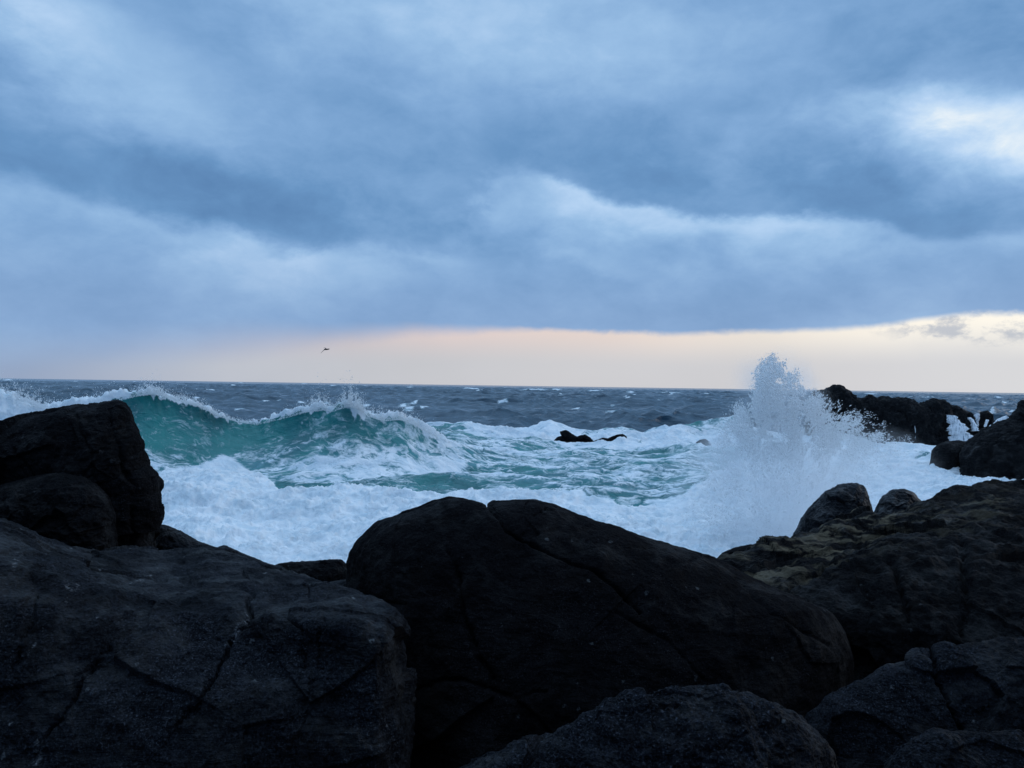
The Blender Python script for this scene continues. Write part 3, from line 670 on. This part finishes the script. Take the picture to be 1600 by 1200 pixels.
    crest = sstep(1.25, 0.35, (qa - cp + 0.55 * wob) / np.maximum(thick * np.clip(0.85 + 1.3 * fbm(np.stack([pn / 22, 0 * pn + 5, 0 * pn], -1), 3), 0.15, 2.2), 1.5)) * sstep(765, 680, pn) * (sd < 0.3)
    bck = sstep(0.9, 0.2, sd) * (sd >= 0.3) * sstep(800, 720, pn)
    F = np.maximum(F, np.maximum(crest, bck * 0.9))
    F = np.maximum(F, sstep(205, 150, pn) * (sd < 1) * (0.72 + 0.22 * rdg))
    F = np.maximum(F, face * (0.27 + 0.15 * sstep(400, 640, pn) + 0.10 * rdg) * (0.72 + 0.5 * sstep(680, 730, qa + 1.2 * wob)))
    trough = sstep(715, 745, qa) * sstep(420, 460, pn) * sstep(760, 640, pn)
    F = np.maximum(F, (0.24 + 0.1 * rdg) * trough)
    F = np.maximum(F, 0.12 * (Yn < 60))
    foam[sl] = F
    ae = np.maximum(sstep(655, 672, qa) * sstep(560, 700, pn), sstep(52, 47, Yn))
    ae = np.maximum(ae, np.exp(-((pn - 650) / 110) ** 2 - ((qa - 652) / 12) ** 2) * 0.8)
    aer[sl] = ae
    fr = np.clip((F - 0.6) / 0.4, 0, 1)
    lump[sl] = baseL + fr * (0.16 * puff + 0.075 * puff2)
    lump[sl] *= sstep(75, 60, Yn)
    isl = np.maximum(np.exp(-((pn - 915) / 75) ** 2), np.exp(-((pn - 1098) / 25) ** 2)) * np.exp(-((Yn - 56) / 5.0) ** 2)
    lump[sl] = lump[sl] * (1 - 0.75 * isl) - 0.26 * isl
    # far whitecaps
    far = ~near
    caps = [(740, 608, 14, 1.2), (835, 610, 26, 1.4), (870, 609.5, 12, 1.3), (930, 611.5, 16, 1.4), (985, 614.5, 10, 1), (1045, 614.5, 24, 1.2), (520, 603, 8, .8), (12, 594, 12, 1.3), (118, 596, 5, .9), (640, 606, 8, .8), (610, 609, 6, .8), (1360, 616, 16, 0.9),
            (860, 644, 18, 2), (630, 634, 10, 1.5), (955, 644, 22, 2.2), (1450, 622, 12, 1.2), (1560, 622, 10, 1.2), (780, 627, 8, 1.2), (430, 622, 9, 1.3), (330, 612, 8, 1.0)]
    fz = np.zeros_like(Yg); cz = np.zeros_like(Yg)
    rc = np.random.default_rng(9)
    for _ in range(70):
        yy = 598 + 46 * rc.random() ** 1.6; xx = rc.uniform(200, 1600); caps.append((xx, yy + (xx - 800) * 0.0144 + 6, rc.uniform(3, 6) + 0.16 * (yy - 598), 0.5 + 0.02 * (yy - 598)))
    wj = 0.8 * perlin(np.stack([pxn / 9, pyn / 2.0, 0 * pxn + 3], -1))
    for cx, cy, sx, sy in caps:
        gsn = np.exp(-((pxn - cx) / sx) ** 2 - ((pyn + wj - cy - 0.3) / sy) ** 2)
        fz = np.maximum(fz, gsn); cz += 0.0
    foam = np.maximum(foam, np.where(far, fz * 0.62, 0))
    foam = np.maximum(foam, np.where(far, 0.25 * sstep(0.42, 0.9, dz / np.maximum(np.std(dz[(Yg > 80) & (Yg < 200)]), 1e-3) - 1.4), 0))
    damp = 1 - 0.75 * np.clip(prof * (hgt > 0.4), 0, 1)
    Z = dz * damp + wave + lump
    # the crest leans towards the shore
    lean = -0.9 * np.clip(hgt / 3.0, 0, 1) * np.where(sdist < 0, tf ** 4, np.exp(-(sdist / 1.6) ** 2))
    rough_c = 0.10 * fr_full(Xg, Yg, foam, sl)
    V = np.stack([Xg + dx * damp, Yg + dy * damp + lean, Z + rough_c], -1)
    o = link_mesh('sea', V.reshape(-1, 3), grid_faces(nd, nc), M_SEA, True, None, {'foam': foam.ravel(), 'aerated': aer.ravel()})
    tag(o, 'grey-blue sea with a teal breaking wave and white churned surf', 'sea', kind='structure')
    return o
def fr_full(Xg, Yg, foam, sl):
    out = np.zeros_like(Xg)
    Q = np.stack([Xg[sl], Yg[sl], 0 * Xg[sl]], -1)
    out[sl] = np.clip(foam[sl] - 0.5, 0, 1) * fbm(Q * 5.5, 3, gain=0.6)
    return out

def mat_sea():
    m, nt = new_mat('sea_water'); g = NT(nt)
    geo = g.n('ShaderNodeNewGeometry'); P = geo.outputs['Position']
    fa = g.n('ShaderNodeAttribute'); fa.attribute_name = 'foam'
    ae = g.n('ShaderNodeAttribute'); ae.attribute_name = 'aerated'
    PW = g.vmath('ADD', P, g.vmath('SCALE', g.vmath('SUBTRACT', g.noise(P, 0.6, 4, 0.55).outputs['Color'], (0.5, 0.5, 0.5)), 1.6))
    st = g.mapping(PW, rot=(0, 0, 0.25), scale=(0.55, 1.25, 0.9))
    f1 = g.noise(st, 1.1, 8, 0.62, 0.8); f2 = g.noise(g.mapping(PW, rot=(0, 0, -0.5), scale=(0.8, 1.4, 1.2)), 2.3, 6, 0.65, 0.5)
    lace = g.math('SUBTRACT', 1.0, g.math('MULTIPLY', g.math('ABSOLUTE', g.math('SUBTRACT', f1.outputs['Fac'], 0.5)), 5.0))
    pat = g.math('ADD', g.math('MULTIPLY', f2.outputs['Fac'], 0.55), g.math('MULTIPLY', g.math('MAXIMUM', lace, 0.0), 0.42))
    thr = g.math('SUBTRACT', 1.0, fa.outputs['Fac'])
    fo = g.mr(g.math('SUBTRACT', g.math('ADD', pat, 0.055), g.math('MULTIPLY', thr, 1.15)), -0.14, 0.17)
    fo = g.math('MULTIPLY', fo, g.mr(fa.outputs['Fac'], 0.02, 0.16))
    fo = g.math('MAXIMUM', fo, g.mr(fa.outputs['Fac'], 0.86, 1.05), clamp=True)
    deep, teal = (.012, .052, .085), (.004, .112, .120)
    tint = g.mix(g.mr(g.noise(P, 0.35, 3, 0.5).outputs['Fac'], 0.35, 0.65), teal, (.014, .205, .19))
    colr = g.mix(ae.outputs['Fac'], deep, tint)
    # thin milky bubbles below the surface near foam
    colr = g.mix(g.math('MULTIPLY', g.mr(fa.outputs['Fac'], 0.26, 0.55), 0.6), colr, (.10, .29, .34))
    colr = g.mix(g.math('MULTIPLY', g.mr(fa.outputs['Fac'], 0.55, 0.85), 0.6), colr, (.30, .50, .56))
    wb = g.n('ShaderNodeBsdfPrincipled'); g.l(colr, wb.inputs['Base Color']); wb.inputs['IOR'].default_value = 1.333
    g.l(g.mr(ae.outputs['Fac'], 0.0, 1.0, 0.2, 0.13), wb.inputs['Roughness'])
    bn1 = g.noise(g.mapping(P, scale=(0.7, 1.3, 1)), 1.6, 6, 0.6, 0.3)
    bn2 = g.noise(g.mapping(P, scale=(0.6, 1.0, 1)), 0.35, 5, 0.6)
    bh = g.math('ADD', g.math('MULTIPLY', bn1.outputs['Fac'], 0.28), g.math('MULTIPLY', bn2.outputs['Fac'], 0.6))
    bp = g.n('ShaderNodeBump'); bp.inputs['Strength'].default_value = 0.75; bp.inputs['Distance'].default_value = 0.6
    g.l(bh, bp.inputs['Height']); g.l(bp.outputs[0], wb.inputs['Normal'])
    fb = g.n('ShaderNodeBsdfDiffuse')
    fv = g.noise(P, 1.5, 7, 0.65, 0.4)
    g.l(g.mix(g.mr(fv.outputs['Fac'], 0.35, 0.62), (.66, .75, .80), (.90, .92, .93)), fb.inputs[0])  # painted shading: foam colour darker in the low parts of its bump noise
    fbp = g.n('ShaderNodeBump'); fbp.inputs['Strength'].default_value = 0.55; fbp.inputs['Distance'].default_value = 0.30
    g.l(g.math('ADD', fv.outputs['Fac'], g.math('MULTIPLY', pat, 0.6)), fbp.inputs['Height']); g.l(fbp.outputs[0], fb.inputs['Normal'])
    mx = g.n('ShaderNodeMixShader'); g.l(fo, mx.inputs[0]); g.l(wb.outputs[0], mx.inputs[1]); g.l(fb.outputs[0], mx.inputs[2])
    o = g.n('ShaderNodeOutputMaterial'); g.l(mx.outputs[0], o.inputs[0])
    return m
M_SEA = mat_sea()
sea()

# ------------------------------------------------------------------ spray: droplets
def droplets(name, pts, size, stretch, axis, label, cat, origin):
    n = len(pts)
    base = np.array([[1, 0, -.5], [-.5, .87, -.5], [-.5, -.87, -.5], [0, 0, 1.0], [0, 0, -1.1]])
    base = np.repeat(base[None], n, 0) * RNG.uniform(0.6, 1.4, (n, 5, 1))
    ax = axis / np.linalg.norm(axis, axis=1, keepdims=True)
    r = RNG.normal(size=(n, 3)); u = np.cross(ax, r); u /= np.linalg.norm(u, axis=1, keepdims=True); v = np.cross(ax, u)
    V = (base[..., 0:1] * u[:, None] + base[..., 1:2] * v[:, None]) * size[:, None, None] + base[..., 2:3] * ax[:, None] * (size * stretch)[:, None, None]
    V = V + pts[:, None]
    f = np.array([[0, 1, 3], [1, 2, 3], [2, 0, 3], [1, 0, 4], [2, 1, 4], [0, 2, 4]])
    F = (f[None] + 5 * np.arange(n)[:, None, None]).reshape(-1, 3)
    o = link_mesh(name, V.reshape(-1, 3), F, M_SPRAY, True, origin)
    return tag(o, label, cat, kind='stuff')

def plume_cover(px, py):
    """how thick the thrown water is at a bearing/height (0..1) with ragged strands"""
    left = np.interp(py, [548, 560, 600, 610, 640, 700, 760, 830, 870], [1205, 1186, 1172, 1168, 1140, 1110, 1085, 1060, 1050])
    right = np.interp(py, [548, 560, 580, 600, 615, 640, 680, 720, 780, 830, 870], [1212, 1232, 1250, 1262, 1285, 1345, 1425, 1440, 1330, 1270, 1240])
    dl = (px - left) / np.interp(py, [550, 610, 700, 870], [16, 26, 40, 60]); dr = (right - px) / np.interp(py, [550, 610, 660, 870], [18, 36, 95, 70])
    a = sstep(-0.35, 1.0, dl) * sstep(-0.2, 1.0, dr)
    topf = sstep(546, 585, py)
    return a * (0.35 + 0.65 * topf)

def plume():
    n = 1400000
    px = RNG.uniform(1040, 1470, n); py = RNG.uniform(545, 860, n)
    c = plume_cover(px, py)
    an = np.arctan2(px - 1205, 900 - py); rr = np.hypot(px - 1205, 900 - py)
    cl = 0.6 * fbm(np.stack([px / 24, py / 17, 0 * px + 2], -1), 4, gain=0.62) + 0.75 * fbm(np.stack([an * 9, rr / 70, 0 * px + 6], -1), 4, gain=0.6)
    cl2 = fbm(np.stack([px / 7, py / 5, 0 * px + 9], -1), 3)
    dens = c * np.clip(0.34 + 1.1 * cl + 0.5 * cl2 + 0.5 * (c - 0.5) + 0.35 * sstep(640, 740, py) + 0.14 * sstep(650, 600, py), 0.0, 1.1)
    keep = RNG.random(n) < dens * 0.62 * (1 - 0.86 * sstep(645, 735, py))
    px, py, c = px[keep], py[keep], c[keep]
    d = 20.5 + RNG.normal(size=len(px)) * np.interp(py, [550, 860], [0.7, 1.3]) + np.clip((px - 1270) / 40, 0, 4)
    P = w(px, py, d)
    size = 0.0045 + 0.011 * RNG.random(len(px)) ** 3.5
    b = w(1205, 860, 20.5)
    ax = P - b; ax[:, 2] += 0.5; ax += RNG.normal(size=ax.shape) * 0.9; 
    fall = sstep(1250, 1380, px); ax[:, 2] *= (1 - 0.9 * fall); ax[:, 0] += 2 * fall
    droplets('spray_plume', P, size, RNG.uniform(1.0, 3.2, len(px)), ax, 'tall white plume of spray bursting above the rocks at right, higher than the horizon', 'spray', b)
plume()

def crest_spray():
    pts = []; sz = []
    def burst(px, py, sx, up, n, d):
        n = int(n * 2.4); up = up * 0.85
        x = px + RNG.normal(size=n) * sx; h = RNG.exponential(up, n)
        cp = np.interp(x, CREST[:, 0], CREST[:, 1])
        k = fbm(np.stack([x / 5, h / 6, 0 * x + px], -1), 3) > -0.12 - 0.35 * np.exp(-h / up)
        pts.append(w(x, cp - h + 3, d + RNG.normal(size=n) * 0.3)[k]); sz.append((0.006 + 0.012 * RNG.random(n) ** 3)[k])
    for x, sx, up, n in ((20, 40, 7, 5000), (78, 18, 6, 700), (155, 16, 7, 700), (205, 14, 4, 900), (238, 13, 5.5, 4200), (285, 12, 4, 1200), (310, 14, 4, 1100), (335, 12, 3, 900), (360, 18, 2, 900), (400, 24, 2, 900), (445, 18, 3, 1100), (480, 14, 5, 1800),
                         (500, 9, 8, 3200), (525, 10, 4, 1300), (548, 9, 10, 4600), (566, 8, 5, 1000), (590, 10, 5, 1200), (622, 10, 5, 1400), (645, 10, 5, 1200), (675, 14, 4, 900)):
        burst(x, 0, sx, up, n, float(np.interp(x, [0, 240, 400, 560, 700], [33.2, 34.4, 36.4, 35.4, 37.4])))
    P = np.concatenate(pts); s = np.concatenate(sz)
    ax = RNG.normal(size=P.shape) * 0.5 + np.array([0, 0, 1.0])
    droplets('crest_spray', P, s, RNG.uniform(1, 2.4, len(P)), ax, 'fine white spray flying off the teal wave crest', 'spray', P.mean(0))
crest_spray()

# ------------------------------------------------------------------ spray: mist (volume)
def mist(name, c, r, dens, label, seed, tilt=0.0, thr=(0.38, 0.62), nscale=0.55):
    bpy_me = bpy.data.meshes.new(name)
    import bmesh
    bm = bmesh.new(); bmesh.ops.create_icosphere(bm, subdivisions=4, radius=1.0); bm.to_mesh(bpy_me); bm.free()
    o = bpy.data.objects.new(name, bpy_me); COL.objects.link(o)
    o.location = c; o.scale = r; o.rotation_euler = (0, tilt, 0)
    m, nt = new_mat(name); g = NT(nt)
    tc = g.n('ShaderNodeTexCoord'); O = tc.outputs['Object']
    geo = g.n('ShaderNodeNewGeometry')
    nz = g.noise(geo.outputs['Position'], nscale, 5, 0.6, 0.2)
    rr = g.vmath('LENGTH', g.vmath('ADD', O, g.vmath('SCALE', g.vmath('SUBTRACT', nz.outputs['Color'], (.5, .5, .5)), 0.7)))
    de = g.math('MULTIPLY', g.mr(rr, 0.92, 0.25), g.mr(nz.outputs['Fac'], thr[0], thr[1], 0.25, 1.0))
    de = g.math('MULTIPLY', de, g.mr(g.vmath('LENGTH', O), 1.0, 0.85))
    pv = g.n('ShaderNodeVolumePrincipled'); pv.inputs['Color'].default_value = (.97, .985, 1, 1); pv.inputs['Anisotropy'].default_value = 0.55
    g.l(g.math('MULTIPLY', de, dens), pv.inputs['Density'])
    out = g.n('ShaderNodeOutputMaterial'); g.l(pv.outputs[0], out.inputs['Volume'])
    bpy_me.materials.append(m)
    tag(o, label, 'mist', kind='stuff')
mist('spray_mist', tuple(w(1195, 775, 20.0)), (3.1, 1.9, 2.9), 1.35, 'soft white mist filling the lower body of the spray plume', 1)
mist('spray_mist', tuple(w(1212, 652, 20.6)), (1.7, 1.2, 2.1), 1.5, 'faint mist around the thrown column of the spray plume', 3, thr=(0.42, 0.62))
mist('spray_mist', tuple(w(1330, 735, 22.5)), (3.0, 2.2, 1.6), 0.55, 'thin drifting mist over the inlet right of the plume', 2)

# ------------------------------------------------------------------ cascades on the reef end
def cascade(pts_l, pts_r, d, label, bulge=0.12):
    n = 40; m_ = 14
    Lp = resample_open(pts_l, n); Rp = resample_open(pts_r, n)
    V = []
    tt = np.linspace(0, 1, m_)
    jl = fbm(np.stack([Lp[:, 1] / 4, 0 * Lp[:, 1] + d, 0 * Lp[:, 1]], -1), 3); jr = fbm(np.stack([Lp[:, 1] / 4, 0 * Lp[:, 1] + d + 5, 0 * Lp[:, 1]], -1), 3)
    wdt = Rp[:, 0] - Lp[:, 0]; Lp[:, 0] += 0.28 * jl * wdt; Rp[:, 0] += 0.28 * jr * wdt
    for side in (0, 1):
        X = Lp[:, None, 0] * (1 - tt) + Rp[:, None, 0] * tt; Y = Lp[:, None, 1] * (1 - tt) + Rp[:, None, 1] * tt
        nz = fbm(np.stack([X / 3.0, Y / 9.0, 0 * X + d], -1), 3)
        b = np.sqrt(np.clip(1 - (2 * tt - 1) ** 2, 0, 1))[None] * (bulge + 0.10 * nz + 0.25 * np.linspace(0, 1, n)[:, None])
        V.append(w(X, Y, d - (b if side == 0 else -0.3 * bulge - 0 * b)).reshape(-1, 3))
    f = grid_faces(n, m_)
    F = np.concatenate([f, f[:, ::-1] + n * m_])
    V = np.concatenate(V); org = V.mean(0); org[2] = V[:, 2].min()
    o = link_mesh('cascade', V, F, M_CASC, True, org)
    tag(o, label, 'cascade', 'white cascades draining off the reef')
def mat_casc():
    m, nt = new_mat('white_water'); g = NT(nt)
    geo = g.n('ShaderNodeNewGeometry')
    nz = g.noise(g.mapping(geo.outputs['Position'], scale=(5, 5, 1.1)), 1.8, 6, 0.7)
    d = g.n('ShaderNodeBsdfDiffuse'); g.l(g.ramp(nz.outputs['Fac'], [(0.34, (.22, .27, .31)), (0.50, (.88, .9, .92))]), d.inputs[0])
    o = g.n('ShaderNodeOutputMaterial'); g.l(d.outputs[0], o.inputs[0]); return m
M_CASC = mat_casc()
cascade([(1478, 648), (1481, 660), (1482, 675), (1476, 696)], [(1492, 649), (1502, 661), (1512, 673), (1522, 692)], 57.6, 'broadest white cascade pouring off the end of the long reef')
cascade([(1512, 652), (1516, 662), (1518, 674)], [(1518, 652), (1525, 662), (1532, 673)], 58.6, 'narrow white cascade just right of the broadest one')
cascade([(1520, 645), (1523, 655), (1525, 666)], [(1530, 646), (1530, 654), (1529, 667)], 60.6, 'short white cascade left of the small squarish reef rock')
cascade([(1541, 655), (1538, 660), (1537, 667)], [(1545, 656), (1543, 662), (1541, 667)], 58.6, 'thin white trickle below the small squarish reef rock')
cascade([(1572, 649), (1557, 656), (1545, 666)], [(1578, 653), (1566, 661), (1553, 670)], 58.6, 'slanting white runnel of water beside the large shore rock')
cascade([(1428, 662), (1429, 672), (1429, 690)], [(1429.5, 662), (1431, 672), (1432, 690)], 57.45, 'faint thin veil of water down the middle of the long reef face')

# ------------------------------------------------------------------ bird
def bird():
    m, nt = new_mat('bird_feathers'); g = NT(nt)
    geo = g.n('ShaderNodeNewGeometry')
    b = g.n('ShaderNodeBsdfPrincipled'); g.l(g.ramp(g.noise(geo.outputs['Position'], 9, 3).outputs['Fac'], [(0.4, (.012, .012, .014)), (0.7, (.035, .034, .036))]), b.inputs['Base Color'])
    b.inputs['Roughness'].default_value = 0.8
    o = g.n('ShaderNodeOutputMaterial'); g.l(b.outputs[0], o.inputs[0])
    d = 80.0; s = d / F_PX
    c = w(509, 546, d); Rm = R3
    # skeleton in local metres: x right, y up (picture), z towards the viewer
    J = np.array([(0.10, -.02, .12), (0.0, 0, 0), (-.10, .0, -.10), (-.20, .0, -.18), (0.17, -.01, .20), (0.24, -.03, .26),   # tail, belly, chest, neck, head, bill
                  (-.12, .01, .10), (-.24, -.20, .22), (-.42, -.44, .26),      # near wing: shoulder, wrist, tip
                  (.02, .06, -.10), (.24, .10, -.30), (.34, .13, -.55)])
    # body runs left to right; head at the right
    J = np.array([(-.17, .03, 0), (-.05, .0, 0), (.06, .0, 0), (.16, .01, 0), (.24, .035, 0), (.32, .03, 0),
                  (.0, .02, .07), (-.14, -.10, .22), (-.34, -.32, .30),
                  (.02, .03, -.07), (-.10, .13, -.28), (-.28, .17, -.46)]) * 1.25
    rad = [(.03, .015), (.07, .065), (.085, .08), (.06, .055), (.05, .05), (.012, .012), (.06, .03), (.05, .015), (.012, .006), (.06, .03), (.05, .015), (.012, .006)]
    E = [(0, 1), (1, 2), (2, 3), (3, 4), (4, 5), (2, 6), (6, 7), (7, 8), (2, 9), (9, 10), (10, 11)]
    me = bpy.data.meshes.new('bird'); me.from_pydata([tuple(Rm @ j) for j in J], E, [])
    ob = bpy.data.objects.new('bird', me); COL.objects.link(ob); ob.location = c
    md = ob.modifiers.new('skin', 'SKIN')
    for v, r in zip(me.skin_vertices[0].data, rad): v.radius = (r[0] * 1.2, r[1] * 1.2)
    me.skin_vertices[0].data[2].use_root = True
    sb = ob.modifiers.new('sub', 'SUBSURF'); sb.levels = 2; sb.render_levels = 2
    dg = bpy.context.evaluated_depsgraph_get(); dg.update()
    me2 = bpy.data.meshes.new_from_object(ob.evaluated_get(dg)); ob.modifiers.clear(); ob.data = me2; me2.name = 'bird_body'
    me2.materials.clear(); me2.materials.append(m)
    for p in me2.polygons: p.use_smooth = True
    tag(ob, 'small dark seabird gliding low over the horizon with wings spread', 'bird')
bird()

# ------------------------------------------------------------------ render settings
SC.view_settings.view_transform = 'Standard'; SC.view_settings.look = 'None'
SC.view_settings.exposure = 0.0; SC.view_settings.gamma = 1.0
try:
    SC.cycles.use_denoising = True
    SC.cycles.max_bounces = 14; SC.cycles.diffuse_bounces = 10; SC.cycles.glossy_bounces = 3; SC.cycles.volume_bounces = 10
    SC.cycles.transparent_max_bounces = 8; SC.cycles.volume_step_rate = 1.0; SC.cycles.sample_clamp_indirect = 4
except Exception:
    pass
